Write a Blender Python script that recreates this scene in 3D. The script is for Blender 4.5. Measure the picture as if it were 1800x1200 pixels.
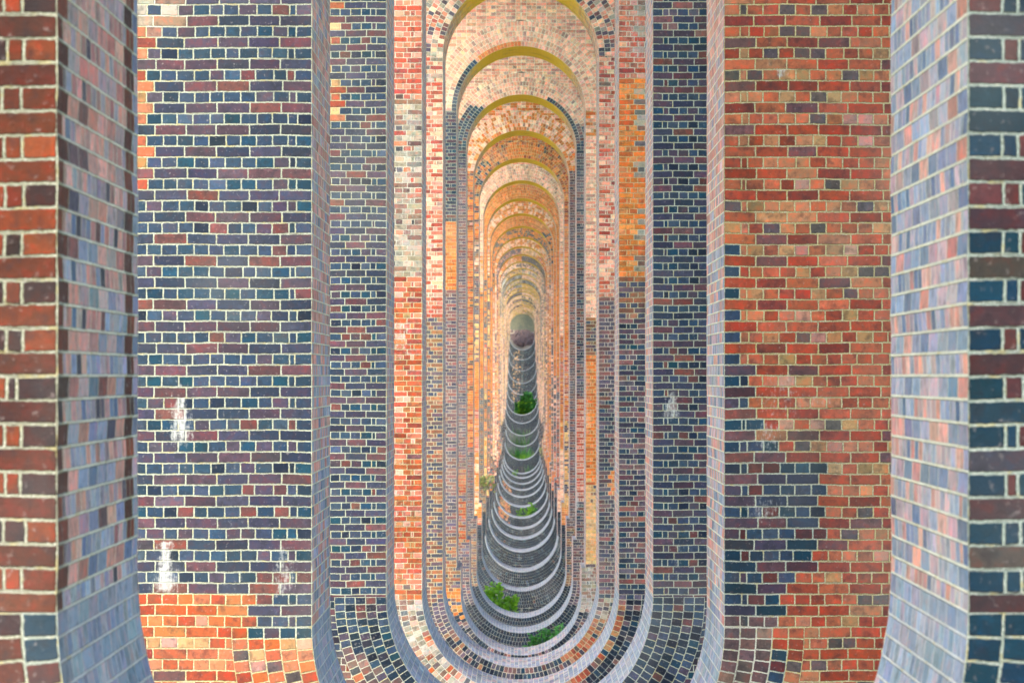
import bpy, bmesh, math, random
import numpy as np
from mathutils import Vector, Matrix
R = math.radians
random.seed(7)
scene = bpy.context.scene
for o in list(bpy.data.objects): bpy.data.objects.remove(o)
COL = scene.collection

# ------------------------------------------------------------------ camera
F = 5105.0                      # focal length in pixels of an 1800 px wide frame
cam = bpy.data.cameras.new('camera'); cam_o = bpy.data.objects.new('camera', cam); COL.objects.link(cam_o)
cam_o.location = (0, 0, 0); cam_o.rotation_euler = (R(90), 0, 0)
cam.sensor_width = 36; cam.sensor_fit = 'HORIZONTAL'; cam.lens = F/1800*36
cam.shift_x = -18.5/1800; cam.shift_y = 60/1800
cam.clip_start = .1; cam.clip_end = 5000
cam.dof.use_dof = True; cam.dof.focus_distance = 25; cam.dof.aperture_fstop = 6.8
scene.camera = cam_o
# ------------------------------------------------------------------ light
SUN_EL, SUN_AZ = 42, 200        # degrees; azimuth clockwise from +y
w = bpy.data.worlds.new('World'); scene.world = w; w.use_nodes = True
wn = w.node_tree; bg = wn.nodes['Background']
sky = wn.nodes.new('ShaderNodeTexSky'); sky.sky_type = 'NISHITA'; sky.sun_disc = False
sky.sun_elevation = R(SUN_EL); sky.sun_rotation = R(SUN_AZ); sky.air_density = 1.0; sky.dust_density = 3.0; sky.ozone_density = 1
wn.links.new(sky.outputs[0], bg.inputs[0]); bg.inputs[1].default_value = .15
sun = bpy.data.lights.new('sun', 'SUN'); sun.energy = 1.5; sun.angle = R(40); sun.color = (1, .95, .88)
so = bpy.data.objects.new('sun', sun); COL.objects.link(so)
az, el = R(SUN_AZ), R(SUN_EL)
sd = Vector((math.sin(az)*math.cos(el), math.cos(az)*math.cos(el), math.sin(el)))
so.rotation_euler = (-sd).to_track_quat('-Z', 'Y').to_euler(); so.location = (0, 0, 60)
scene.view_settings.view_transform = 'Standard'; scene.view_settings.look = 'None'
scene.view_settings.exposure = 2.33; scene.view_settings.gamma = 1

# ------------------------------------------------------------------ dimensions
W = 1.44                        # half width of the openings
PITCH, THICK, D0 = 11.1, 1.91, 9.19
XC = -.0315                     # axis of the viaduct
HALF = 4.6                      # half width of the viaduct
CROWN = 5.09*W; ZT = CROWN-W    # crown and upper springing of the openings
ZTOP = 9.0                      # springing of the big spans
ZL = -2.97*W; W2 = .935*W       # ledge inside the openings and the narrower width below it
COURSE = .0762
BOT = [1.52,2.22,2.66,3.22,3.74,4.32,4.66,5.03,5.05,5.10,5.05,5.125,5.21,5.22,5.16,5.10,5.11,5.12,5.11,5.15,4.65,4.09,3.62,3.0,2.59,2.03,1.34,.55,-.39,-1.27,-2.1]
NP = len(BOT)
def dn(n): return D0+PITCH*n
def tag(o, label=None, cat=None, group=None, kind=None):
    if label: o['label'] = label
    if cat: o['category'] = cat
    if group: o['group'] = group
    if kind: o['kind'] = kind
    return o

# ------------------------------------------------------------------ materials
def nodes(name):
    m = bpy.data.materials.new(name); m.use_nodes = True
    nt = m.node_tree; return m, nt, nt.nodes['Principled BSDF']
def N(nt, typ, **kw):
    n = nt.nodes.new(typ)
    for k, v in kw.items(): setattr(n, k, v)
    return n
def math_(nt, op, a, b=None, c=None, clamp=False):
    n = nt.nodes.new('ShaderNodeMath'); n.operation = op; n.use_clamp = clamp
    for i, v in enumerate((a, b, c)):
        if v is None: continue
        if isinstance(v, (int, float)): n.inputs[i].default_value = v
        else: nt.links.new(v, n.inputs[i])
    return n.outputs[0]
def mix(nt, f, a, b, mode='MIX'):
    n = nt.nodes.new('ShaderNodeMix'); n.data_type = 'RGBA'; n.blend_type = mode
    for s, v in ((n.inputs[0], f), (n.inputs[6], a), (n.inputs[7], b)):
        if isinstance(v, (int, float)): s.default_value = v
        elif isinstance(v, tuple): s.default_value = (*v, 1)
        else: nt.links.new(v, s)
    return n.outputs[2]
def noise(nt, vec, scale, detail=3, rough=.55):
    n = N(nt, 'ShaderNodeTexNoise'); n.inputs['Scale'].default_value = scale
    n.inputs['Detail'].default_value = detail; n.inputs['Roughness'].default_value = rough
    nt.links.new(vec, n.inputs['Vector']); return n.outputs[0], n.outputs[1]
def ramp(nt, v, lo, hi, smooth=True):
    n = N(nt, 'ShaderNodeMapRange'); n.interpolation_type = 'SMOOTHSTEP' if smooth else 'LINEAR'
    n.inputs[1].default_value = lo; n.inputs[2].default_value = hi; nt.links.new(v, n.inputs[0]); return n.outputs[0]

def brick_material():
    m, nt, bs = nodes('laid_brick')
    L = nt.links
    uv = N(nt, 'ShaderNodeUVMap', uv_map='cell'); wh = N(nt, 'ShaderNodeUVMap', uv_map='size')
    a = N(nt, 'ShaderNodeSeparateXYZ'); b = N(nt, 'ShaderNodeSeparateXYZ')
    L.new(uv.outputs[0], a.inputs[0]); L.new(wh.outputs[0], b.inputs[0])
    geo = N(nt, 'ShaderNodeNewGeometry'); pos = geo.outputs['Position']
    n1, n1c = noise(nt, pos, 38, 2); n2, _ = noise(nt, pos, 130, 4)
    nb, _ = noise(nt, pos, 9, 3); ns, _ = noise(nt, pos, 2.2, 4); nl, _ = noise(nt, pos, .55, 3)
    sp = N(nt, 'ShaderNodeSeparateColor'); L.new(n1c, sp.inputs[0])
    wob = math_(nt, 'MULTIPLY', math_(nt, 'SUBTRACT', sp.outputs[0], .5), .010)
    wob2 = math_(nt, 'MULTIPLY', math_(nt, 'SUBTRACT', sp.outputs[1], .5), .010)
    u = math_(nt, 'ADD', a.outputs[0], wob); v = math_(nt, 'ADD', a.outputs[1], wob2)
    du = math_(nt, 'MINIMUM', u, math_(nt, 'SUBTRACT', b.outputs[0], u))
    dv = math_(nt, 'MINIMUM', v, math_(nt, 'SUBTRACT', b.outputs[1], v))
    d = math_(nt, 'SMOOTH_MIN', du, dv, .006)
    mask = ramp(nt, d, .0036, .0070)          # 1 on the brick, 0 on the mortar
    att = N(nt, 'ShaderNodeAttribute', attribute_name='tint'); mor = N(nt, 'ShaderNodeAttribute', attribute_name='mortar')
    ms = N(nt, 'ShaderNodeAttribute', attribute_name='wear')
    mss = N(nt, 'ShaderNodeSeparateColor'); L.new(ms.outputs[0], mss.inputs[0])
    eff, grn, wet = mss.outputs[0], mss.outputs[1], mss.outputs[2]
    # brick body: blotches, burnt specks
    nf, nfc = noise(nt, pos, 15, 4, .62); ss = N(nt, 'ShaderNodeSeparateColor'); L.new(nfc, ss.inputs[0])
    red_ = mix(nt, 1.0, att.outputs[0], (1.38, .90, .84), 'MULTIPLY'); cool = mix(nt, 1.0, att.outputs[0], (.80, 1.0, 1.12), 'MULTIPLY')
    c = mix(nt, ramp(nt, ss.outputs[0], .5, .64), att.outputs[0], red_)
    c = mix(nt, ramp(nt, ss.outputs[1], .52, .68), c, cool)
    c = mix(nt, ramp(nt, nf, .30, .52), mix(nt, .5, c, (.015, .017, .022), 'MIX'), c)
    c = mix(nt, math_(nt, 'MULTIPLY', ramp(nt, ss.outputs[2], .56, .72), .6), c, mix(nt, 1.0, c, (1.5, 1.55, 1.6), 'MULTIPLY'))
    c = mix(nt, math_(nt, 'MULTIPLY', ramp(nt, n1, .6, .78), .28), c, (.36, .31, .29))
    c = mix(nt, math_(nt, 'MULTIPLY', ramp(nt, n2, .62, .75), .5), c, (.03, .03, .035))
    mc = mix(nt, ramp(nt, ns, .35, .68), mix(nt, .35, mor.outputs[0], (.22, .22, .17)), mor.outputs[0])
    mc = mix(nt, math_(nt, 'MULTIPLY', ramp(nt, n2, .52, .62), .45), mc, (.62, .62, .54))
    mc = mix(nt, math_(nt, 'MULTIPLY', ramp(nt, ss.outputs[1], .53, .66), .55), mc, (.42, .35, .12))
    mc = mix(nt, math_(nt, 'MULTIPLY', ramp(nt, math_(nt, 'SUBTRACT', 1, n2), .60, .68), .7), mc, (.07, .06, .045))
    c = mix(nt, mask, mc, c)
    # lime runs
    mp = N(nt, 'ShaderNodeMapping'); mp.inputs['Scale'].default_value = (48, 48, 9); L.new(pos, mp.inputs[0]); nv, _ = noise(nt, mp.outputs[0], 1, 4, .65)
    effn = math_(nt, 'ADD', eff, math_(nt, 'MULTIPLY', math_(nt, 'SUBTRACT', math_(nt, 'ADD', math_(nt,'MULTIPLY',nv,.75), math_(nt,'MULTIPLY',n1,.55)), .65), 1.7))
    em = math_(nt, 'MULTIPLY', ramp(nt, effn, .3, 1.05), ramp(nt, eff, .02, .3))
    c = mix(nt, math_(nt, 'MULTIPLY', em, .85), c, (.46, .48, .46))
    # large pale weathering
    c = mix(nt, math_(nt, 'MULTIPLY', ramp(nt, nl, .5, .75), .10), c, (.5, .47, .42))
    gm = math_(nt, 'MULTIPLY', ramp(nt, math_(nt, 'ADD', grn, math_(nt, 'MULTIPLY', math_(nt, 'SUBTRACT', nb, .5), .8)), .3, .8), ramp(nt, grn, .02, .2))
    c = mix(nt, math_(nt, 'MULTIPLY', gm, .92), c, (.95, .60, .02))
    mp2 = N(nt, 'ShaderNodeMapping'); mp2.inputs['Scale'].default_value = (2.2, 2.2, .35); L.new(pos, mp2.inputs[0]); nso, _ = noise(nt, mp2.outputs[0], 1, 5, .6)
    c = mix(nt, math_(nt, 'MULTIPLY', ramp(nt, nso, .50, .74), .5), c, mix(nt, 1.0, c, (.45, .46, .44), 'MULTIPLY'))
    L.new(c, bs.inputs['Base Color'])
    rr = math_(nt, 'SUBTRACT', .82, math_(nt, 'MULTIPLY', mask, math_(nt, 'ADD', .2, math_(nt, 'MULTIPLY', wet, .25))))
    L.new(rr, bs.inputs['Roughness']); bs.inputs['Specular IOR Level'].default_value = .14
    h = math_(nt, 'ADD', math_(nt, 'MULTIPLY', mask, 1.0), math_(nt, 'MULTIPLY', n1, .35))
    h = math_(nt, 'ADD', h, math_(nt, 'MULTIPLY', n2, .2))
    bp = N(nt, 'ShaderNodeBump'); bp.inputs['Strength'].default_value = 1; bp.inputs['Distance'].default_value = .009
    L.new(h, bp.inputs['Height']); L.new(bp.outputs[0], bs.inputs['Normal'])
    return m
M_BRICK = brick_material()

def plain_brick():
    m, nt, bs = nodes('plain_brick'); L = nt.links
    geo = N(nt, 'ShaderNodeNewGeometry'); s = N(nt, 'ShaderNodeSeparateXYZ'); L.new(geo.outputs['Position'], s.inputs[0])
    cb = N(nt, 'ShaderNodeCombineXYZ'); L.new(math_(nt, 'ADD', s.outputs[0], s.outputs[1]), cb.inputs[0]); L.new(s.outputs[2], cb.inputs[1])
    br = N(nt, 'ShaderNodeTexBrick'); L.new(cb.outputs[0], br.inputs[0]); br.inputs['Scale'].default_value = 1
    br.inputs['Brick Width'].default_value = .225; br.inputs['Row Height'].default_value = .075; br.inputs['Mortar Size'].default_value = .007
    br.inputs['Color1'].default_value = (.30, .13, .08, 1); br.inputs['Color2'].default_value = (.14, .10, .11, 1); br.inputs['Mortar'].default_value = (.45, .42, .34, 1)
    n, _ = noise(nt, geo.outputs['Position'], 1.3, 5)
    c = mix(nt, math_(nt, 'MULTIPLY', ramp(nt, n, .4, .7), .5), br.outputs[0], (.40, .26, .18))
    L.new(c, bs.inputs['Base Color']); bs.inputs['Roughness'].default_value = .85
    return m
M_PLAIN = plain_brick()

# ------------------------------------------------------------------ brick colours
PAL = {  # name: (stretcher list, header list, mortar)
 'blue':  ([(.32,(.050,.055,.095)),(.24,(.080,.058,.085)),(.18,(.120,.060,.075)),(.18,(.030,.045,.078)),(.08,(.17,.07,.06))],
           [(.38,(.028,.062,.105)),(.22,(.045,.075,.125)),(.14,(.012,.058,.098)),(.08,(.012,.026,.05)),(.12,(.07,.06,.09)),(.06,(.14,.06,.06))], (.40,.45,.35)),
 'teal':  ([(.4,(.045,.022,.026)),(.25,(.010,.030,.045)),(.2,(.03,.03,.042)),(.15,(.05,.042,.035))],
           [(.7,(.004,.028,.048)),(.3,(.065,.022,.022))], (.26,.32,.27)),
 'brown': ([(.4,(.075,.020,.012)),(.3,(.11,.028,.013)),(.15,(.055,.020,.015)),(.15,(.15,.036,.016))],
           [(.35,(.10,.026,.014)),(.25,(.15,.036,.015)),(.25,(.035,.018,.018)),(.15,(.19,.045,.018))], (.30,.31,.22)),
 'red':   ([(.38,(.26,.052,.028)),(.24,(.32,.085,.045)),(.18,(.17,.038,.028)),(.12,(.12,.055,.055)),(.08,(.34,.13,.07))],
           [(.28,(.30,.085,.045)),(.22,(.34,.13,.07)),(.2,(.25,.052,.03)),(.12,(.33,.18,.085)),(.11,(.085,.065,.065)),(.07,(.38,.19,.15))], (.41,.35,.16)),
 'orange':([(.5,(.50,.150,.035)),(.3,(.44,.115,.035)),(.2,(.55,.20,.06))],
           [(.5,(.52,.170,.045)),(.3,(.46,.13,.04)),(.2,(.56,.22,.08))], (.66,.44,.17)),
 'sooty': ([(.5,(.10,.065,.06)),(.3,(.17,.11,.09)),(.2,(.06,.06,.065))],
           [(.5,(.09,.06,.06)),(.3,(.16,.10,.085)),(.2,(.05,.055,.06))], (.46,.46,.37)),
 'burnt': ([(.5,(.37,.095,.035)),(.3,(.31,.065,.03)),(.2,(.40,.14,.055))],
           [(.5,(.39,.11,.04)),(.3,(.33,.075,.035)),(.2,(.42,.17,.07))], (.48,.42,.20)),
 'pink':  ([(.4,(.66,.33,.22)),(.25,(.56,.25,.17)),(.2,(.72,.42,.27)),(.15,(.40,.22,.17))],
           [(.4,(.68,.37,.25)),(.25,(.58,.30,.21)),(.2,(.74,.46,.30)),(.07,(.34,.22,.17))], (.86,.78,.56)),  # kept pale: washed-out brightness of the upper faces put into the brick
 'wred':  ([(.5,(.34,.075,.045)),(.3,(.42,.13,.08)),(.2,(.24,.06,.05))],
           [(.4,(.44,.17,.11)),(.3,(.35,.10,.07)),(.3,(.50,.26,.19))], (.70,.64,.50)),
 'pale':  ([(.4,(.30,.26,.19)),(.3,(.36,.32,.25)),(.3,(.24,.15,.11)),(.1,(.16,.16,.15))],
           [(.4,(.32,.29,.22)),(.3,(.40,.37,.31)),(.2,(.24,.14,.11)),(.1,(.10,.11,.12))], (.50,.50,.42)),
 'mixed': ([(.3,(.17,.075,.045)),(.3,(.095,.07,.085)),(.2,(.24,.11,.055)),(.2,(.06,.065,.08))],
           [(.5,(.05,.06,.09)),(.3,(.14,.075,.06)),(.2,(.20,.11,.065))], (.52,.46,.28)),
 'purple':([(.4,(.12,.07,.075)),(.3,(.17,.08,.07)),(.3,(.075,.07,.095))],
           [(.5,(.08,.07,.095)),(.3,(.15,.08,.075)),(.2,(.04,.045,.065))], (.50,.44,.36)),
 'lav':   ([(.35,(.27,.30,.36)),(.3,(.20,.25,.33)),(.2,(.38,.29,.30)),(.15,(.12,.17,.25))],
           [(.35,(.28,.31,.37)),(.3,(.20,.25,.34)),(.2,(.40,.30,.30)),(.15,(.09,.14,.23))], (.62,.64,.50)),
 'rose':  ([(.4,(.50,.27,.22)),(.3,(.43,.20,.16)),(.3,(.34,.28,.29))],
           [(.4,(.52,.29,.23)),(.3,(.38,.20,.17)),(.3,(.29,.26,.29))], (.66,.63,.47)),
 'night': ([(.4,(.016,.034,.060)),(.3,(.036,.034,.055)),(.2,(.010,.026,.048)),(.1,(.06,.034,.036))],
           [(.5,(.013,.034,.062)),(.3,(.028,.034,.055)),(.2,(.008,.018,.038))], (.12,.165,.20)),  # own dark blue, deepened with painted shade low in the arches
 'ochre': ([(.6,(.56,.34,.14)),(.4,(.48,.27,.10))], [(.6,(.58,.36,.16)),(.4,(.48,.28,.11))], (.62,.44,.20)),
 'sill':  ([(.5,(.25,.32,.39)),(.3,(.31,.33,.37)),(.2,(.20,.28,.36))],
           [(.5,(.25,.32,.39)),(.3,(.33,.34,.38)),(.2,(.19,.27,.35))], (.50,.53,.52)),
}
NAMES = list(PAL)
IDX = {k: i for i, k in enumerate(NAMES)}
def paint(idx, stretch, rng):
    n = len(idx); col = np.zeros((n, 3)); mor = np.zeros((n, 3))
    r = rng.random(n)
    for k, i in IDX.items():
        for st in (True, False):
            sel = (idx == i) & (stretch == st)
            if not sel.any(): continue
            lst = PAL[k][0 if st else 1]
            cs = np.cumsum([q[0] for q in lst]); cs /= cs[-1]
            ch = np.minimum(np.searchsorted(cs, r[sel]), len(lst)-1)
            col[sel] = np.array([q[1] for q in lst])[ch]; mor[sel] = PAL[k][2]
    col *= np.exp(rng.normal(0, .13, n))[:, None]*np.exp(rng.normal(0, .05, (n, 3)))
    mor *= np.exp(rng.normal(0, .05, n))[:, None]
    lum = col@np.array([.3, .55, .15]); col = lum[:, None]+(col-lum[:, None])*1.04
    col[idx == IDX['blue']] *= .66; col[idx == IDX['red']] *= (.94, 1.0, .98); mor[idx == IDX['blue']] *= .82; mor[idx == IDX['brown']] *= .9; col[idx == IDX['brown']] *= .85; col[idx == IDX['burnt']] *= .82; col[idx == IDX['pale']] *= .8
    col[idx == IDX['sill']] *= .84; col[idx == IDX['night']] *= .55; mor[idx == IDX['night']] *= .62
    return np.clip(col, .004, .85), np.clip(mor, .02, .85)

class Cells:
    """collects quads that are one brick each"""
    def __init__(s): s.P=[]; s.U=[]; s.S=[]; s.I=[]; s.T=[]; s.E=[]
    def add(s, P, U, S, I, T, E):   # P(n,4,3) U(n,4,2) S(n,2) I(n) T(n) E(n,4,3)
        s.P.append(P); s.U.append(U); s.S.append(S); s.I.append(I); s.T.append(T); s.E.append(E)
    def build(s, name, seed, parent, sub=(1, 1), wearfn=None):
        P=np.concatenate(s.P); U=np.concatenate(s.U); S=np.concatenate(s.S); I=np.concatenate(s.I); T=np.concatenate(s.T)
        rng = np.random.default_rng(seed)
        col, mor = paint(I, T, rng)
        a, b = sub
        if name == 'pier':
            x, z = P[..., 0], P[..., 2]; P = P.copy()
            P[..., 2] = z+.0035*np.sin(5.1*x+seed)*np.sin(2.3*z+1.7*x)+.002*np.sin(17*x+3*z)
        if a*b > 1:
            def lerp(X):
                out = []
                for j in range(b):
                    for i in range(a):
                        q = []
                        for (ii, jj) in ((i, j), (i+1, j), (i+1, j+1), (i, j+1)):
                            fu, fv = ii/a, jj/b
                            q.append(X[:,0]*(1-fu)*(1-fv)+X[:,1]*fu*(1-fv)+X[:,2]*fu*fv+X[:,3]*(1-fu)*fv)
                        out.append(np.stack(q, 1))
                return np.concatenate(out)
            P = lerp(P); U = lerp(U); S = np.tile(S, (a*b, 1)); col = np.tile(col, (a*b, 1)); mor = np.tile(mor, (a*b, 1)); I = np.tile(I, a*b)
        E = wearfn(P, I) if wearfn else np.zeros(P.shape)
        n = len(P); me = bpy.data.meshes.new(name)
        me.vertices.add(4*n); me.vertices.foreach_set('co', P.reshape(-1).astype(np.float32))
        me.loops.add(4*n); me.loops.foreach_set('vertex_index', np.arange(4*n, dtype=np.int32))
        me.polygons.add(n); me.polygons.foreach_set('loop_start', np.arange(0, 4*n, 4, dtype=np.int32))
        me.polygons.foreach_set('loop_total', np.full(n, 4, dtype=np.int32))
        me.update()
        u1 = me.uv_layers.new(name='cell'); u1.data.foreach_set('uv', U.reshape(-1).astype(np.float32))
        u2 = me.uv_layers.new(name='size'); u2.data.foreach_set('uv', np.repeat(S, 4, 0).reshape(-1).astype(np.float32))
        for nm, arr in (('tint', np.repeat(col, 4, 0)), ('mortar', np.repeat(mor, 4, 0)), ('wear', E.reshape(-1, 3))):
            at = me.attributes.new(nm, 'FLOAT_COLOR', 'CORNER')
            at.data.foreach_set('color', np.concatenate([arr, np.ones((len(arr), 1))], 1).reshape(-1).astype(np.float32))
        me.materials.append(M_BRICK)
        o = bpy.data.objects.new(name, me); COL.objects.link(o); o.parent = parent
        return o

# ---- which brick stands where on the faces: photograph's patches, in 1800 px units on each pier's own face
def img(n, x, z):
    h = 5105.0/dn(n)
    return 918.5+x*h, 660-z*h
def zones(n, x, z, rng):
    """palette index of a face brick of pier n at world x, z"""
    m = len(x); ix, iy = img(n, x, z)
    nz = rng.normal(0, 1, m)
    left = x < XC; rad = np.hypot(x-XC, z-ZT)
    out = np.full(m, IDX['blue'])
    def put(mask, name, p=1.0):
        out[mask & (rng.random(m) < p)] = IDX[name]
    if n == 0:
        put(left, 'brown'); put(~left, 'teal'); put(left & (iy > 1075) & (ix > 48), 'teal')  # weaker light on the near pier put into darker brick tones
    elif n == 1:
        put(left & (iy < 330) & (ix < 268), 'red', .8); put(left & (iy < 100) & (ix < 250+nz*8+(100-iy)*.8), 'pale', .6)
        put(left & (iy > 1038) & (ix < 445), 'burnt'); put(left & (iy > 1038) & (ix < 445), 'red', .15)
        put(left & (iy > 1112), 'red'); put(left & (iy > 1112), 'burnt', .3)
        lim = np.interp(iy, [0,425,430,640,650,700,760,830,960,1010,1075,1090], [0,0,1292,1292,1310,1322,1345,1450,1448,1400,1370,1370])
        put(~left, 'red'); put(~left & (ix < lim) & ~((iy<650)&((np.floor(z/COURSE)%2)==0)), 'blue'); put(~left & (ix < lim) & (iy > 650), 'teal', .35)
        put(~left & (iy > 1090) & (ix < 1360), 'sooty')
    elif n == 2:
        put(left & (iy < 215) & (ix < 602), 'red', .5); put(left & (iy < 215) & (ix < 590), 'ochre', .25)
        put(left & (iy > 1140) & (ix < 690) & (ix < 560+(iy-1100)*1.2), 'red'); put(left & (iy > 1130+(690-ix)*.1) & (ix < 600+(iy-1130)*1.6), 'sooty', .8)
        put((iy > 1050) & (out == IDX['blue']), 'night', .35)
        put(~left & (iy < 60), 'purple', .4)
    elif n == 3:
        put(left, 'wred'); put(left & (iy > 165+nz*4) & (iy < 490), 'pale', .88); put(left & (iy > 165) & (iy < 470), 'sooty', .12); put(left & (iy > 490), 'red', .35); put(left & (iy>520), 'burnt', .45)
        put(left & (iy > 1055), 'pale', .9)
        put(~left & (iy < 140), 'wred'); put(~left & (iy < 90) & (ix > 1115), 'pale', .6); put(~left & (iy >= 140), 'orange')
        put(~left & (iy >= 140) & (iy<500) & (ix > 1127+nz*3), 'pale', .8)
        put(~left & (iy > 480+nz*8), 'mixed'); put(~left & (iy > 560), 'blue'); put(~left & (iy > 560), 'purple', .4)
        put(~left & (iy > 1055), 'night', .6); put(~left & (iy > 1060) & (np.hypot(x-XC, z+BOT[3]*W-W) < W+.12), 'red', .75)
        put(~left & (iy >= 140) & (iy < 470) & (ix < 1122), 'orange')
    elif n == 4:
        put(iy < 560, 'wred'); put((iy < 150), 'pale', .35); put(iy < 520, 'pink', .35)
        put(iy < 110, 'purple', .15)
        put(left & (iy >= 560), 'mixed'); put(left & (iy >= 1060), 'purple', .8); put(left & (iy >= 1120), 'night', .5); put(~left & (iy >= 520), 'purple'); put(~left & (iy>700), 'blue', .5)
        put(~left & (iy > 825) & (iy < 870) & (ix > 1068), 'orange')
        put(~left & (iy > 1070) & (iy < 1160), 'red', .92); put(~left & (iy > 1050) & (iy < 1100), 'pale', .4)
    elif n == 5:
        pass
        put(iy < 560, 'pink'); put(left & (iy > 195) & (iy < 388), 'blue'); put(left & (iy > 388) & (iy < 510), 'orange')
        put(left & (iy > 510), 'purple'); put(left & (iy > 940), 'mixed'); put(left & (iy>1030) & (iy < 1090), 'orange', .8)
        put(~left & (iy > 195) & (iy < 240), 'orange', .5); put(~left & (iy >= 560), 'mixed')
        put(~left & (iy > 625) & (iy < 850), 'orange'); put(~left & (iy > 830+(1028-ix)*-2) & (iy < 1000), 'ochre', .95); put(~left & (iy > 1000) & (iy<1080), 'pale')
        put(iy > 1085, 'purple'); put(left & (rad < W+.12) & (iy > 108) & (iy < 200), 'blue'); put(left & (rad < W+.115) & (iy < 105) & (ix < 915), 'orange')
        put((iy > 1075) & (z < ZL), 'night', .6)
    elif n == 6:
        put(iy < 230, 'pink'); put(left & (iy > 270), 'purple'); put(left & (rad < W+.36) & (iy > 188) & (z > ZT-.5), 'blue'); put(~left & (rad < W+.12) & (ix > 962) & (z > ZT-.5), 'blue'); put(left & (iy > 808) & (iy < 960), 'red', .75)
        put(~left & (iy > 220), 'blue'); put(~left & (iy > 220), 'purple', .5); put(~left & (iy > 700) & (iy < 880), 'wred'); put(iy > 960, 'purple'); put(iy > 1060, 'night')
    elif n == 7:
        put(iy < 300, 'pink'); put(iy < 300, 'orange', .4); put(left & (iy >= 300), 'orange'); put(left & (iy >= 300), 'red', .5); put(left & (iy > 785), 'purple')
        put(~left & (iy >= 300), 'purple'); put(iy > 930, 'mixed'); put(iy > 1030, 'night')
    else:
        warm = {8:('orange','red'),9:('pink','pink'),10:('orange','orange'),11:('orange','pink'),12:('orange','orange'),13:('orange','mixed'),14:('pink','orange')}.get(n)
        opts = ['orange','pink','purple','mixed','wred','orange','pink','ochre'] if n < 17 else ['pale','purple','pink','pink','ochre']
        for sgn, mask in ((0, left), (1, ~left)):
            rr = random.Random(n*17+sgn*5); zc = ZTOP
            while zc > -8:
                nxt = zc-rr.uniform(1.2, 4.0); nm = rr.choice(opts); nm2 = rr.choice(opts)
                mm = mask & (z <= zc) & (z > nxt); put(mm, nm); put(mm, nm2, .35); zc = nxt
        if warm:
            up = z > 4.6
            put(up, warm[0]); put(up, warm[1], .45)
        if n in (9, 12): put(left & (iy > 520) & (iy < 680), 'orange')
        if n in (10, 11): put(~left & (iy > 400) & (iy < 660), 'orange')
        if n in (8,): put((z > 5) & (x < -.3) & (x > -1.7) & (z < 7.2), 'blue', .3); put((z > 5) & (abs(x) < .5) & (z<8.4), 'orange', .8)
        if n in (12,): put((z > 5) & (x > -.3) & (x < 1.7) & (z < 7), 'blue', .3)
        if n in (13,): put((z > 5) & (x < -.1) & (x > -1.2) & (z < 7), 'blue', .3)
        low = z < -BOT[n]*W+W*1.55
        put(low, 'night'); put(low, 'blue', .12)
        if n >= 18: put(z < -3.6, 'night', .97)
        if n >= 26: put((z < -BOT[n]*W+1.2) & (x < -.25) & (x > -1.1), 'ochre', .16); put((z < -BOT[n]*W+.9) & (abs(x) < .1), 'teal')
        if n in (13, 14, 16): put(low & (x < -.7) & (x > -1.25) & (z < -5.2), 'red', .7)
    return out

def face_wear(n):
    def f(P, I):
        E = np.zeros(P.shape)
        x, z = P[..., 0], P[..., 2]; ix, iy = img(n, x, z)
        e = E[..., 0]
        def run(cx, top, bot, w0, w1, s=1.0):
            t = (iy-top)/(bot-top); hw = w0+(w1-w0)*np.clip(t, 0, 1)
            g = s*np.clip(1.25-abs(ix-cx)/hw, 0, 1)*np.clip((iy-top)/6+.2, 0, 1)*np.clip((bot-iy)/ (0.25*(bot-top))+.25, 0, 1)
            np.maximum(e, g, out=e)
        if n == 1:
            run(317, 668, 790, 5, 34, .78); run(291, 952, 1046, 4, 34, .95); run(500, 955, 1050, 14, 24, .62); run(1375, 655, 740, 60, 75, .36); run(1350, 740, 800, 28, 36, .45); run(1440, 690, 715, 50, 55, .4); run(1375, 115, 135, 12, 14, .8)
            run(1345, 870, 925, 50, 50, .42); run(400, 0, 1300, 400, 400, .16)
        if n == 2: run(1180, 685, 740, 8, 24, .75); run(1190, 940, 1010, 20, 20, .35); run(640, 900, 1300, 90, 90, .2)
        if n == 3: run(718, 175, 470, 30, 30, .38); run(718, 1060, 1300, 60, 160, .35); run(705, 560, 640, 20, 20, .6); run(1120, 0, 120, 20, 20, .5); run(700,800,1060,16,16,.4)
        if n == 4: run(1040, 1080, 1140, 20, 30, .3); run(800, 0, 160, 25, 25, .3); run(765, 620, 700, 15, 15, .4); run(975, 0, 20, 60, 90, .5)
        if n == 5: run(906, 92, 190, 6, 16, 1.1); run(935, 20, 80, 8, 8, .4); run(965, 127, 175, 3, 4, .9); run(1036, 990, 1100, 5, 8, .7); run(1030, 640, 780, 10, 10, .55); run(915,90,140,90,90,.3)
        if n == 6: run(895, 172, 232, 20, 16, 1.0); run(1015, 860, 900, 4, 5, .9); run(900, 170, 230, 60, 60, .3)
        if n == 7: run(917, 238, 272, 4, 5, 1.0)
        if n == 8: run(890, 282, 310, 4, 6, .8); run(903, 284, 300, 4, 6, .8)
        if n == 12: run(893, 420, 440, 4, 5, .9)
        if n == 18 or n == 16: run(886, 480, 560, 6, 7, 1.0)
        if n > 2: np.maximum(e, .10+np.clip((z-2)/14, 0, .12), out=e)
        else: np.maximum(e, .07, out=e)
        return E
    return f
def lining_wear(n):
    def f(P, I):
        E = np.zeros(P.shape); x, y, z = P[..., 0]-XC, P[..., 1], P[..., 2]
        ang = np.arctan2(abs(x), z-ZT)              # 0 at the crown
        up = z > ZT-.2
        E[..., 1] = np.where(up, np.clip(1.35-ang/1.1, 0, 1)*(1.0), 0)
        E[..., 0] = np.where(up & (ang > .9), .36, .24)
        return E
    return f

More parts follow.
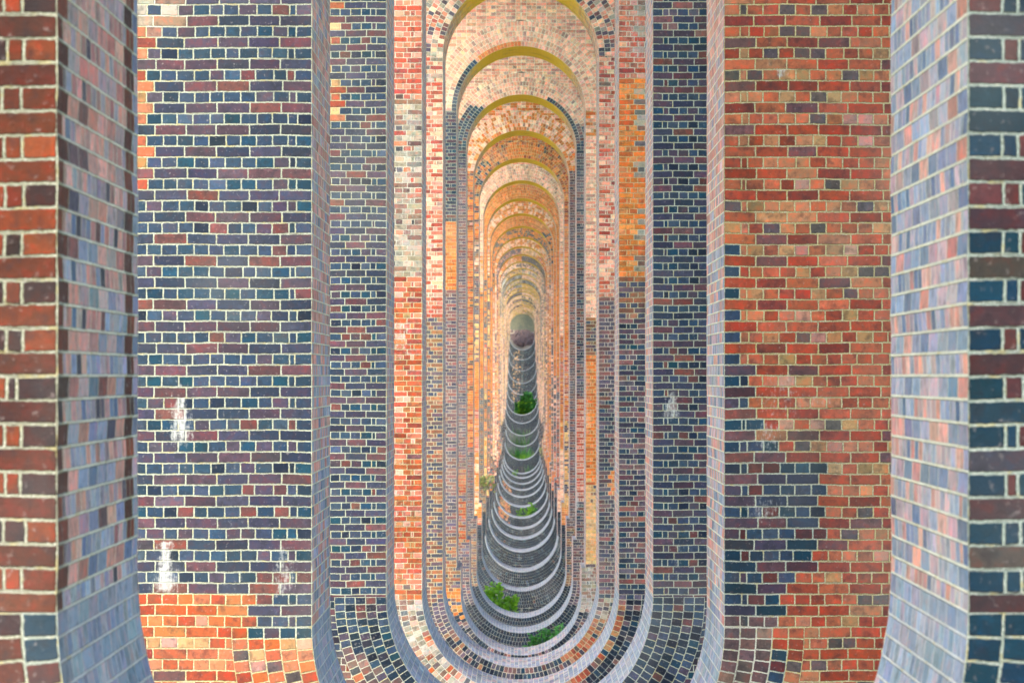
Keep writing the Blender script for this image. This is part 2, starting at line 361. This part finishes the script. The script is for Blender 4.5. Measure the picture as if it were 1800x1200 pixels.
def worn(z, n, sgn):
    k = int(round(z/COURSE)); h = math.sin(k*12.9898+n*78.233+sgn*37.7)*43758.5453
    return .003*((h-math.floor(h))*2-1)
def bond_rows(z0, z1, x_in, x_out, y, n, sgn, cells, rng, xe, zone):
    """English bond between the opening edge and x_out on one side; xe(z) is the inner limit"""
    r0, r1 = math.floor(z0/COURSE), math.ceil(z1/COURSE)
    head = [0.]+[.1125, .165]; 
    while head[-1] < x_out: head.append(head[-1]+.11)
    strh = [0.]
    while strh[-1] < x_out: strh.append(strh[-1]+.22)
    for r in range(r0, r1):
        za, zb = max(r*COURSE, z0), min((r+1)*COURSE, z1)
        if zb-za < .004: continue
        st = (r % 2 == 0); base = x_in
        g = np.array(strh if st else head)
        g = g+rng.normal(0, .006, len(g)); g[0] = 0
        g = base+g
        # run inwards too above / below the opening
        if base > 0 and min(xe(za+1e-5), xe(zb-1e-5)) < x_in-.05:
            back = []; q = base
            while q > 0: q -= (.22 if st else .11); back.append(max(q, 0))
            g = np.concatenate([np.array(back[::-1]), g])
        a, b = g[:-1], np.minimum(g[1:], x_out)
        ea, eb = xe(za+1e-5), xe(zb-1e-5)
        keep = (b > a+.004) & ((b > ea+1e-4) | (b > eb+1e-4)) & (a < x_out)
        a, b = a[keep], b[keep]
        if not len(a): continue
        xs = [np.maximum(a, ea), np.maximum(b, ea), np.maximum(b, eb), np.maximum(a, eb)]
        if abs(ea-x_in) < .02 and abs(eb-x_in) < .02:
            xs[0][0] = ea; xs[3][0] = eb
        zs = [za, za, zb, zb]; m = len(a)
        P = np.zeros((m, 4, 3)); U = np.zeros((m, 4, 2))
        for k in range(4):
            P[:, k, 0] = XC+sgn*xs[k]; P[:, k, 1] = y; P[:, k, 2] = zs[k]
            U[:, k, 0] = xs[k]-a; U[:, k, 1] = zs[k]-r*COURSE
        if sgn < 0: P = P[:, ::-1]; U = U[:, ::-1]
        S = np.stack([b-a, np.full(m, COURSE)], 1)
        cx = XC+sgn*(a+b)/2; cz = np.full(m, (za+zb)/2)
        cells.add(P, U, S, zone(cx, cz), np.full(m, st), None)

def ring(cells, n, r_in, count, zc, upper, y, zone, rng, wid=.1125):
    for k in range(count):
        ra, rb = r_in+k*wid, r_in+(k+1)*wid
        m = int(round(math.pi*(ra+rb)/2/.078)); off = rng.random()
        t = np.linspace(0, math.pi, m+1); ta, tb = t[:-1], t[1:]
        if not upper: ta, tb = ta+math.pi, tb+math.pi
        P = np.zeros((m, 4, 3)); U = np.zeros((m, 4, 2))
        for j, (rr, tt) in enumerate(((ra, ta), (rb, ta), (rb, tb), (ra, tb))):
            P[:, j, 0] = XC+rr*np.cos(tt); P[:, j, 1] = y; P[:, j, 2] = zc+rr*np.sin(tt)
        w_ = (ra+rb)/2*(t[1]-t[0])
        U[:, 1, 0] = wid; U[:, 2, 0] = wid; U[:, 2, 1] = w_; U[:, 3, 1] = w_
        S = np.tile([wid, w_], (m, 1))
        c = P.mean(1)
        cells.add(P, U, S, zone(c[:, 0], c[:, 2]), np.zeros(m, bool), None)

def lining_patch(cells, pts, y0, y1, seg, idxfn, rng, flip=False, phase=0):
    """pts: (m+1, 2) profile points x, z; each step is one brick course running back from y0 to y1"""
    for i in range(len(pts)-1):
        st = (i+phase) % 2 == 0
        g = [0.]
        if st:
            while g[-1] < y1-y0: g.append(g[-1]+.22)
        else:
            g += [.1125, .165]
            while g[-1] < y1-y0: g.append(g[-1]+.11)
        g = np.minimum(np.array(g)+rng.normal(0, .004, len(g)), y1-y0); g[0] = 0; g[-1] = y1-y0
        a, b = g[:-1], g[1:]; k = b > a+.01; a, b = a[k], b[k]; m = len(a)
        p, q = pts[i], pts[i+1]; L = math.hypot(q[0]-p[0], q[1]-p[1])
        P = np.zeros((m, 4, 3)); U = np.zeros((m, 4, 2))
        for j, (yy, pp) in enumerate(((a, p), (b, p), (b, q), (a, q))):
            P[:, j, 0] = pp[0]; P[:, j, 1] = y0+yy; P[:, j, 2] = pp[1]
        U[:, 1, 0] = b-a; U[:, 2, 0] = b-a; U[:, 2, 1] = L; U[:, 3, 1] = L
        if flip: P = P[:, ::-1]; U = U[:, ::-1]
        c = P.mean(1)
        cells.add(P, U, np.stack([b-a, np.full(m, L)], 1), idxfn(c[:, 0], c[:, 1], c[:, 2]), np.full(m, st), None)

def quads_obj(name, quads, mat, parent):
    me = bpy.data.meshes.new(name); v = [p for q in quads for p in q]
    me.from_pydata(v, [], [tuple(range(4*i, 4*i+4)) for i in range(len(quads))]); me.materials.append(mat)
    o = bpy.data.objects.new(name, me); COL.objects.link(o); o.parent = parent
    return o

def ground_z(y):
    ys = [-60, -5, 2]+[dn(n) for n in range(NP)]+[dn(NP)+1, dn(NP)+60, 2000]
    gap = lambda n: 1.0 if n < 20 else 1.6
    zs = [-1.3, -1.9, -2.1]+[-BOT[n]*W-(gap(n) if n > 1 else .25) for n in range(NP)]+[5.6, 22, 60]
    zs[3] = -2.5; zs[4] = -3.6
    return np.interp(y, ys, zs)

# ------------------------------------------------------------------ viaduct
via = bpy.data.objects.new('viaduct', None); COL.objects.link(via); via.location = (0, 0, 0)
tag(via, 'long brick railway viaduct whose tall pierced piers line up into a receding tunnel of arches', 'viaduct')

def jamb_palette(n, side):  # jamb bricks painted paler to stand in for light on the lining
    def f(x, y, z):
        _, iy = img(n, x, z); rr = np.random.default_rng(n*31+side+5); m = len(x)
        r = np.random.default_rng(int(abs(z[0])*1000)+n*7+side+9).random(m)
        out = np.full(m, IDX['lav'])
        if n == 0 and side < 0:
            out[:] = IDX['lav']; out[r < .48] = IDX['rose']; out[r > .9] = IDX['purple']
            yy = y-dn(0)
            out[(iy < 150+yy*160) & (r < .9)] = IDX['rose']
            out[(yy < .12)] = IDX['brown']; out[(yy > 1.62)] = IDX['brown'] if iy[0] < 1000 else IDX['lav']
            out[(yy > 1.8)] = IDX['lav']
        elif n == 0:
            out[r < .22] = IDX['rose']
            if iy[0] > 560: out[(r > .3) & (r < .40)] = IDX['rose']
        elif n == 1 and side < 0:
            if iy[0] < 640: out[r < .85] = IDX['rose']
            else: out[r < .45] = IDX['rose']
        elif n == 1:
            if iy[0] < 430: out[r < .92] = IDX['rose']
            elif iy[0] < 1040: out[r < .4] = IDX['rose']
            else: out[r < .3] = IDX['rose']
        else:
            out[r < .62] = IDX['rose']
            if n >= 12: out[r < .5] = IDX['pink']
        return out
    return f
def sill_palette(n):
    def f(x, y, z):
        out = np.full(len(x), IDX['sill'])
        if 2 < n < 6: out[abs(x) < 1.0] = IDX['lav']
        return out
    return f
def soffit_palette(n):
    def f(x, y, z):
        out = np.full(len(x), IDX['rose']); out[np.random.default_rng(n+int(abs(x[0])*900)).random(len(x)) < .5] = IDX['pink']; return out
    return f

def build_pier(n):
    y0 = dn(n) if n >= 0 else -THICK-.12
    y1 = y0+THICK
    b = BOT[n] if n >= 0 else 1.2
    zb = -b*W; nn = max(n, 0)
    ledge = (zb+W2 < ZL-.05)
    wl = W2 if ledge else W
    zs = zb+wl                                  # lower springing
    rng = np.random.default_rng(100+n)
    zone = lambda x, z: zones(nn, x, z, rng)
    zg = float(ground_z(y0))-.8
    RI = 5; 
    ru, rl = W+RI*.1125, wl+RI*.1125
    def xe(z):
        if z >= ZT: return math.sqrt(max(0, (ru-.02)**2-(z-ZT)**2))
        if z <= zs: return math.sqrt(max(0, (rl-.02)**2-(z-zs)**2))
        if ledge and z < ZL: return wl+(worn(z, n, cur[0]) if abs(z-ZL) > .05 and abs(z-zs) > .05 else 0)
        return W+(worn(z, n, cur[0]) if abs(z-ZT) > .05 and abs(z-lo) > .05 else 0)
    cur = [1]; lo = max(zs, ZL) if ledge else zs
    # straight part must meet the ring ends: rings replace the bond beside the springing
    def xe2(z):
        return xe(z)
    pier = Cells()
    xout = HALF if n < 6 else 3.05
    for sgn in (1, -1):
        cur[0] = sgn
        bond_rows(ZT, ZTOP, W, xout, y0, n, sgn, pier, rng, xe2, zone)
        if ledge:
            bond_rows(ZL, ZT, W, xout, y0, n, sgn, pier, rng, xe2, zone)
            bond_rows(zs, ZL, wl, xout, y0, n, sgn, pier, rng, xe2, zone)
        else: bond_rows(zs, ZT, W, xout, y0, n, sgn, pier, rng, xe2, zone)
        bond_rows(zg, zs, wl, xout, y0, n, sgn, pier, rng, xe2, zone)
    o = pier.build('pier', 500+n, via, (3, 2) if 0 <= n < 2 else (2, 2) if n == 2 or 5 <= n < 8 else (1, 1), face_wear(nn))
    # rings of headers, 3 mm proud of the face
    r = Cells(); ring(r, n, W, RI, ZT, True, y0-.003, zone, rng); r.build('arch_ring', 700+n, o, (2, 2) if 4 < n < 8 else (1, 1), face_wear(nn))
    r = Cells()
    if n >= 9:
        nose = .034+.001*(n-9)
        ring(r, n, wl, 1, zs, False, y0-.003, lambda x, z: np.full(len(x), IDX['sill']), rng, wid=nose); ring(r, n, wl+nose, RI, zs, False, y0-.003, zone, rng, wid=(rl-wl-nose)/RI)
    else: ring(r, n, wl, RI, zs, False, y0-.003, zone, rng)
    r.build('inverted_arch_ring', 900+n, o, (2, 2) if n in (0,1,2,3) else (1, 1), face_wear(nn))
    # lining of the opening
    lo = max(zs, ZL) if ledge else zs
    for sgn in (1, -1):
        c = Cells()
        k0, k1 = math.ceil(lo/COURSE), math.floor(ZT/COURSE)
        zz = [lo]+[k*COURSE for k in range(k0, k1+1) if lo+.003 < k*COURSE < ZT-.003]+[ZT]
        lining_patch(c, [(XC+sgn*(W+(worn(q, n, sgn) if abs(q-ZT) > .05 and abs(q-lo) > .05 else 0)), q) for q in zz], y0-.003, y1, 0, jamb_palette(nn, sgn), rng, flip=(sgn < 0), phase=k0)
        if ledge:
            lining_patch(c, [(XC+sgn*wl, ZL), (XC+sgn*W, ZL)], y0-.003, y1, 0, sill_palette(nn), rng, flip=(sgn < 0))
            k0, k1 = math.ceil(zs/COURSE), math.floor(ZL/COURSE)
            zz = [zs]+[k*COURSE for k in range(k0, k1+1) if zs+.003 < k*COURSE < ZL-.003]+[ZL]
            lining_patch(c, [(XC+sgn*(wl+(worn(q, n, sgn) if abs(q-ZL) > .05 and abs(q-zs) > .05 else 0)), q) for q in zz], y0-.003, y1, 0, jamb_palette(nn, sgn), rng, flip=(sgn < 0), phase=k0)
        j = c.build('jamb', 1100+n*2+(sgn > 0), o, (2, 1) if n == 0 else (1, 1), lining_wear(nn))
    c = Cells(); m = int(math.pi*W/.078)
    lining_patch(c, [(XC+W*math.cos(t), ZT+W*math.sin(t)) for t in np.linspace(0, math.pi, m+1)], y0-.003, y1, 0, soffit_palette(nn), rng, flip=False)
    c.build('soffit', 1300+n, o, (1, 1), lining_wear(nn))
    c = Cells(); m = int(math.pi*wl/.078)
    lining_patch(c, [(XC+wl*math.cos(t), zs+wl*math.sin(t)) for t in np.linspace(math.pi, 2*math.pi, m+1)], y0-.003, y1, 0, sill_palette(nn), rng, flip=False)
    c.build('sill', 1500+n, o, (1, 1), lining_wear(nn))
    # back face and flanks
    q = []
    def col_(xa, xb, za, zc, y):
        q.append([(xa, y, za), (xb, y, za), (xb, y, zc), (xa, y, zc)])
    prof = []
    for t in np.linspace(math.pi/2, 0, 13): prof.append((W*math.cos(t), ZT+W*math.sin(t)))
    if ledge: prof += [(W, ZL), (wl, ZL)]
    for t in np.linspace(0, -math.pi/2, 13): prof.append((wl*math.cos(t), zs+wl*math.sin(t)))
    for sgn in (1, -1):
        for (xa, za), (xb, zc) in zip(prof[:-1], prof[1:]):
            if abs(za-zc) < 1e-6: continue
            q.append([(XC+sgn*xa, y1, za), (XC+sgn*HALF, y1, za), (XC+sgn*HALF, y1, zc), (XC+sgn*xb, y1, zc)])
        q.append([(XC, y1, CROWN), (XC+sgn*HALF, y1, CROWN), (XC+sgn*HALF, y1, ZTOP), (XC, y1, ZTOP)])
        q.append([(XC, y1, zg), (XC+sgn*HALF, y1, zg), (XC+sgn*HALF, y1, zb), (XC, y1, zb)])
        q.append([(XC+sgn*HALF, y0, zg), (XC+sgn*HALF, y1, zg), (XC+sgn*HALF, y1, ZTOP), (XC+sgn*HALF, y0, ZTOP)])
        if n >= 6:
            q.append([(XC+sgn*xout, y0, zg), (XC+sgn*HALF, y0, zg), (XC+sgn*HALF, y0, ZTOP), (XC+sgn*xout, y0, ZTOP)])
    quads_obj('rear_wall', q, M_PLAIN, o)
    return o
for n in range(-1, NP): build_pier(n)

# spans: semicircular barrels between the piers, carrying the deck
RS = (PITCH-THICK)/2
def span(n):
    ya = (dn(n) if n >= 0 else -THICK-.12)+THICK; yb = dn(n+1); r = (yb-ya)/2; yc = (ya+yb)/2
    zt = ZTOP+RS+.9; q = []; K = 20
    pts = [(yc-r*math.cos(t), ZTOP+r*math.sin(t)) for t in np.linspace(0, math.pi, K+1)]
    for (a, za), (b, zb) in zip(pts[:-1], pts[1:]):
        q.append([(XC-HALF, a, za), (XC-HALF, b, zb), (XC+HALF, b, zb), (XC+HALF, a, za)])
        for s in (1, -1): q.append([(XC+s*HALF, a, za), (XC+s*HALF, b, zb), (XC+s*HALF, b, zt), (XC+s*HALF, a, zt)])
    for s in (1, -1):
        q.append([(XC+s*HALF, ya-THICK, ZTOP), (XC+s*HALF, ya, ZTOP), (XC+s*HALF, ya, zt), (XC+s*HALF, ya-THICK, zt)])
    quads_obj('span_arch', q, M_PLAIN, via)
for n in range(-1, NP): span(n)
def box(name, a, b, mat, parent):
    x0, y0, z0 = a; x1, y1, z1 = b
    v = [(x0,y0,z0),(x1,y0,z0),(x1,y1,z0),(x0,y1,z0),(x0,y0,z1),(x1,y0,z1),(x1,y1,z1),(x0,y1,z1)]
    f = [(0,3,2,1),(4,5,6,7),(0,1,5,4),(1,2,6,5),(2,3,7,6),(3,0,4,7)]
    me = bpy.data.meshes.new(name); me.from_pydata(v, [], f); me.materials.append(mat)
    o = bpy.data.objects.new(name, me); COL.objects.link(o); o.parent = parent; return o
def simple(name, c1, c2, scale, rough=.9, bump=.3):
    m, nt, bs = nodes(name); geo = N(nt, 'ShaderNodeNewGeometry')
    n, _ = noise(nt, geo.outputs['Position'], scale, 6, .65); n2, _ = noise(nt, geo.outputs['Position'], scale*7, 4, .6)
    f = math_(nt, 'ADD', math_(nt, 'MULTIPLY', n, .6), math_(nt, 'MULTIPLY', n2, .4))
    nt.links.new(mix(nt, ramp(nt, f, .38, .62), c1, c2), bs.inputs['Base Color']); bs.inputs['Roughness'].default_value = rough
    bp = N(nt, 'ShaderNodeBump'); bp.inputs['Strength'].default_value = bump; bp.inputs['Distance'].default_value = .1
    nt.links.new(f, bp.inputs['Height']); nt.links.new(bp.outputs[0], bs.inputs['Normal'])
    return m
M_STONE = simple('limestone', (.42, .39, .31), (.30, .28, .23), 2.5)
box('deck', (XC-HALF-.25, -PITCH-2, ZTOP+RS+.905), (XC+HALF+.25, dn(NP)+30, ZTOP+RS+1.35), M_STONE, via)
for s in (-1, 1):
    box('parapet', (XC+s*(HALF+.05)-.15, -PITCH-2, ZTOP+RS+1.352), (XC+s*(HALF+.05)+.15, dn(NP)+30, ZTOP+RS+2.4), M_STONE, via)
M_OLIVE = simple('grimy_abutment_brick', (.20, .19, .12), (.12, .13, .10), .9)
box('abutment', (XC-HALF-1, dn(NP), 2), (XC+HALF+1, dn(NP)+30, ZTOP+RS+.9), M_OLIVE, via)

# ------------------------------------------------------------------ ground
def ground():
    ys = np.concatenate([np.linspace(-150, -5, 12), np.linspace(-4, dn(NP)+12, 420), np.linspace(dn(NP)+20, 1500, 24)])
    xs = np.concatenate([-np.geomspace(900, 6, 22), np.linspace(-5, 5, 41), np.geomspace(6, 900, 22)])
    rng = np.random.default_rng(3)
    X, Y = np.meshgrid(xs, ys); Z = ground_z(Y)
    Z = Z+.05*np.sin(X*2.1+Y*.7)*np.cos(Y*1.3-X)+.03*rng.standard_normal(X.shape)*(abs(X) < 6)
    far = np.clip((Y-250)/25, 0, 1); Z = Z+far*(np.clip(-X-.25, 0, 1.3)*.30+.12*np.sin(Y*.9+X*3))*(abs(X)<6)
    Z = Z+np.clip((abs(X)-60)/300, 0, 1)*18
    v = np.stack([X, Y, Z], -1).reshape(-1, 3); nx, ny = len(xs), len(ys)
    f = [(j*nx+i, j*nx+i+1, (j+1)*nx+i+1, (j+1)*nx+i) for j in range(ny-1) for i in range(nx-1)]
    me = bpy.data.meshes.new('ground'); me.from_pydata(v.tolist(), [], f); me.polygons.foreach_set('use_smooth', [True]*len(f))
    m, nt, bs = nodes('earth_and_grass'); geo = N(nt, 'ShaderNodeNewGeometry'); s = N(nt, 'ShaderNodeSeparateXYZ'); nt.links.new(geo.outputs['Position'], s.inputs[0])
    a, _ = noise(nt, geo.outputs['Position'], .8, 6); b, _ = noise(nt, geo.outputs['Position'], 7, 5)
    grass = mix(nt, ramp(nt, b, .35, .65), (.09, .15, .045), (.17, .23, .08)); earth = mix(nt, ramp(nt, b, .35, .65), (.32, .26, .18), (.48, .40, .29))
    ax = math_(nt, 'ADD', math_(nt, 'ABSOLUTE', s.outputs[0]), math_(nt, 'MULTIPLY', a, 3))
    nt.links.new(mix(nt, ramp(nt, ax, 4, 7.5), earth, grass), bs.inputs['Base Color']); bs.inputs['Roughness'].default_value = .95
    me.materials.append(m); o = bpy.data.objects.new('ground', me); COL.objects.link(o); tag(o, kind='structure'); return o
ground()

# ------------------------------------------------------------------ plants
def leaf_mat(name, a, b):
    m, nt, bs = nodes(name); geo = N(nt, 'ShaderNodeNewGeometry')
    n, _ = noise(nt, geo.outputs['Position'], 9, 3)
    att = N(nt, 'ShaderNodeAttribute', attribute_name='shade')
    c = mix(nt, att.outputs['Fac'], a, b)
    nt.links.new(c, bs.inputs['Base Color']); bs.inputs['Roughness'].default_value = .5
    tr = N(nt, 'ShaderNodeBsdfTranslucent'); nt.links.new(c, tr.inputs[0]); mx = N(nt, 'ShaderNodeMixShader'); mx.inputs[0].default_value = .35
    nt.links.new(bs.outputs[0], mx.inputs[1]); nt.links.new(tr.outputs[0], mx.inputs[2]); nt.links.new(mx.outputs[0], nt.nodes['Material Output'].inputs[0])
    return m
M_LIME = leaf_mat('fresh_leaf', (.16, .40, .02), (.36, .66, .05)); M_DARK = leaf_mat('dark_leaf', (.03, .17, .03), (.10, .36, .06)); M_GRASS = leaf_mat('grass_blade', (.03, .13, .03), (.16, .34, .08))
M_OLIVEL = leaf_mat('dry_leaf', (.20, .24, .08), (.40, .42, .16)); M_STEM = simple('stem_bark', (.10, .11, .04), (.06, .05, .03), 8)
def leaf_mesh(name, pts, mat, rnd, L, wd, parent):
    v, f, sh = [], [], []
    for p, d in pts:
        d = Vector(d).normalized(); s = d.cross(Vector((rnd.uniform(-1,1), rnd.uniform(-1,1), rnd.uniform(-1,1)))).normalized()
        l = L*rnd.uniform(.6, 1.25); w_ = wd*rnd.uniform(.7, 1.2); up = d.cross(s)*l*.12; p = Vector(p); i = len(v)
        v += [p, p+d*l*.35+s*w_+up, p+d*l, p+d*l*.35-s*w_+up, p+d*l*.72+s*w_*.7, p+d*l*.72-s*w_*.7]
        f += [(i, i+1, i+3), (i+1, i+4, i+5, i+3), (i+4, i+2, i+5)]; sh += [rnd.random()]*3
    me = bpy.data.meshes.new(name); me.from_pydata([tuple(q) for q in v], [], f); me.materials.append(mat)
    at = me.attributes.new('shade', 'FLOAT', 'FACE'); at.data.foreach_set('value', sh)
    o = bpy.data.objects.new(name, me); COL.objects.link(o); o.parent = parent; return o
def tube_mesh(name, lines, mat, parent):
    v, f = [], []
    for pts, r0 in lines:
        K = 5; base = len(v)
        for i, p in enumerate(pts):
            r = r0*(1-.75*i/(len(pts)-1))
            for k in range(K): v.append((p[0]+r*math.cos(k*2*math.pi/K), p[1]+r*math.sin(k*2*math.pi/K), p[2]))
        for i in range(len(pts)-1):
            for k in range(K): f.append((base+i*K+k, base+i*K+(k+1)%K, base+(i+1)*K+(k+1)%K, base+(i+1)*K+k))
    me = bpy.data.meshes.new(name); me.from_pydata(v, [], f); me.materials.append(mat)
    o = bpy.data.objects.new(name, me); COL.objects.link(o); o.parent = parent; return o
def plant(name, x, y, z, width, height, nstem, nleaf, L, wd, mat, seed, label, cat='plant', group=None, depth=.5, blade=False):
    rnd = random.Random(seed); e = bpy.data.objects.new(name, None); COL.objects.link(e); e.location = (x, y, z); tag(e, label, cat, group)
    lines, leaves = [], []
    for s in range(nstem):
        bx, by = rnd.uniform(-.35, .35)*width, rnd.uniform(-.5, .5)*depth; h = height*rnd.uniform(.55, 1)
        tx, ty = bx*1.5+rnd.uniform(-.15, .15)*width, by+rnd.uniform(-.1, .1)*depth
        pts = [(bx+(tx-bx)*t+.03*math.sin(5*t+s), by+(ty-by)*t, h*t) for t in (0, .3, .6, .85, 1)]
        lines.append((pts, max(.006, height*.009)))
        for k in range(nleaf):
            t = rnd.random()**.4; q = (bx+(tx-bx)*t, by+(ty-by)*t, h*t); a = rnd.uniform(0, 2*math.pi)
            if blade: d = (math.cos(a)*.35, math.sin(a)*.35, 1); q = (bx+rnd.uniform(-.1,.1)*width, by, rnd.uniform(0, .3)*h)
            else:
                d = (math.cos(a), math.sin(a), rnd.uniform(-.3, .8)); rr = rnd.random()**.6*L*1.3*(1.3-t*.6)
                q = (q[0]+math.cos(a)*rr, q[1]+math.sin(a)*rr, q[2]+rnd.uniform(-.3, .5)*L)
            leaves.append((q, d))
    tube_mesh('stem', lines, M_STEM, e); leaf_mesh('foliage', leaves, mat, rnd, L, wd, e)
    return e
def at(n, iy_base, ix, back=.5):
    """point on the ground behind pier n; returns x, y, z"""
    y = dn(n)+THICK+back; return (ix-918.5)*y/F, y
def put_plant(name, n, ix, top, wpx, mat, seed, label, nstem, nleaf, L, wd, back=1.2, cat='plant', group=None, blade=False, depth=.6):
    x, y = at(n, 0, ix, back); z = float(ground_z(y))-.05
    ztop = (660-top)*y/F
    if L is None: L = (ztop-z)*.85
    return plant(name, x, y, z, wpx*y/F, ztop-z, nstem, nleaf, L, wd, mat, seed, label, cat, group, depth, blade)
put_plant('sapling', 7, 875, 1026, 24, M_LIME, 1, 'bright lime green sapling, the left and taller of two inside the row of lower arches', 4, 150, .15, .05)
put_plant('sapling', 7, 896, 1046, 22, M_LIME, 2, 'shorter bright lime green sapling, right of the taller one in the lower arches', 4, 110, .14, .05)
put_plant('bush', 5, 943, 1106, 60, M_DARK, 3, 'low spreading dark green bush, nearest plant at the bottom of the arches', 26, 130, .075, .03, back=.9, cat='bush')
put_plant('bush', 5, 985, 1096, 46, M_DARK, 31, 'thin mid green bush growing up the right side of the nearest low bush', 14, 90, .07, .028, back=1.1, cat='bush')
put_plant('bush', 13, 920, 882, 24, M_LIME, 4, 'small bright green bush halfway along the row of lower arches', 7, 60, .13, .05, cat='bush')
put_plant('bush', 13, 938, 872, 16, M_DARK, 41, 'small dark green bush with a tall sprig right of the bright halfway bush', 5, 40, .12, .04, cat='bush')
put_plant('weed', 18, 903, 822, 12, M_LIME, 5, 'small pale green weed on the left behind a lower arch', 4, 40, .14, .05)
put_plant('tree', 24, 932, 688, 36, M_DARK, 6, 'largest bushy green sapling tree deep inside the row of arches', 10, 240, .26, .09, cat='small tree', back=2.5, depth=2)
put_plant('tree', 24, 917, 702, 22, M_LIME, 61, 'lighter green leafy shrub at the left foot of the largest sapling tree', 6, 140, .22, .08, cat='small tree', back=1.8, depth=1.5)
for k, (n, ix, top, w_, m_, lb, ns, nl) in enumerate([
        (22, 912, 753, 36, M_GRASS, 'sparse tall grass clump nearest below the big sapling tree', 14, 7),
        (21, 915, 764, 38, M_GRASS, 'tall grass clump second below the big sapling tree', 22, 9),
        (20, 912, 786, 34, M_DARK, 'dense dark green grass clump in the middle of the far lower arches', 26, 12),
        (20, 918, 799, 36, M_LIME, 'low bright green moss and grass at the foot of the dark grass clump', 40, 16),
        (19, 928, 818, 26, M_GRASS, 'thin pale grass clump at the right behind a lower arch', 8, 6)]):
    put_plant('grass_clump', n, ix, top, w_, m_, 70+k, lb, ns, nl, None, .022, back=1.2 if k != 3 else .6, cat='grass', blade=True, depth=1.2)
# tufts rooted in the joints of the jambs
for k, (n, ix, iy, lb) in enumerate([(9, 855, 852, 'dry olive tuft rooted in the brickwork left of the lower arches'), (17, 959, 795, 'yellow green tuft rooted in the brickwork right of the far arches')]):
    y = dn(n)-.03; plant('wall_tuft', (ix-918.5)*y/F, y, (660-iy)*y/F-.35, .5, .75, 7, 26, .13, .045, M_OLIVEL, 90+k, lb, 'plant', depth=.15)

# ------------------------------------------------------------------ rubble at the far end
M_RUB = simple('brick_rubble', (.26, .16, .14), (.12, .10, .10), 3)
def rubble():
    rnd = random.Random(9); bm = bmesh.new()
    for k in range(480):
        x, yy = rnd.gauss(0, 1.0), dn(NP)-rnd.uniform(.3, 5); s = rnd.uniform(.08, .22)
        mt = Matrix.Translation((x, yy, float(ground_z(yy))+rnd.uniform(.0, .35)))@Matrix.Rotation(rnd.uniform(0, 3), 4, Vector((rnd.random(), rnd.random(), rnd.random())))@Matrix.Diagonal((s*1.5, s, s*.8, 1))
        bmesh.ops.create_icosphere(bm, subdivisions=1, radius=1, matrix=mt)
    for v in bm.verts: v.co += Vector((rnd.uniform(-1,1), rnd.uniform(-1,1), rnd.uniform(-1,1)))*.02
    me = bpy.data.meshes.new('rubble'); bm.to_mesh(me); bm.free(); me.materials.append(M_RUB)
    o = bpy.data.objects.new('rubble', me); COL.objects.link(o); tag(o, 'loose reddish brick rubble heaped at the far end of the arches', 'rubble', kind='stuff')
rubble()
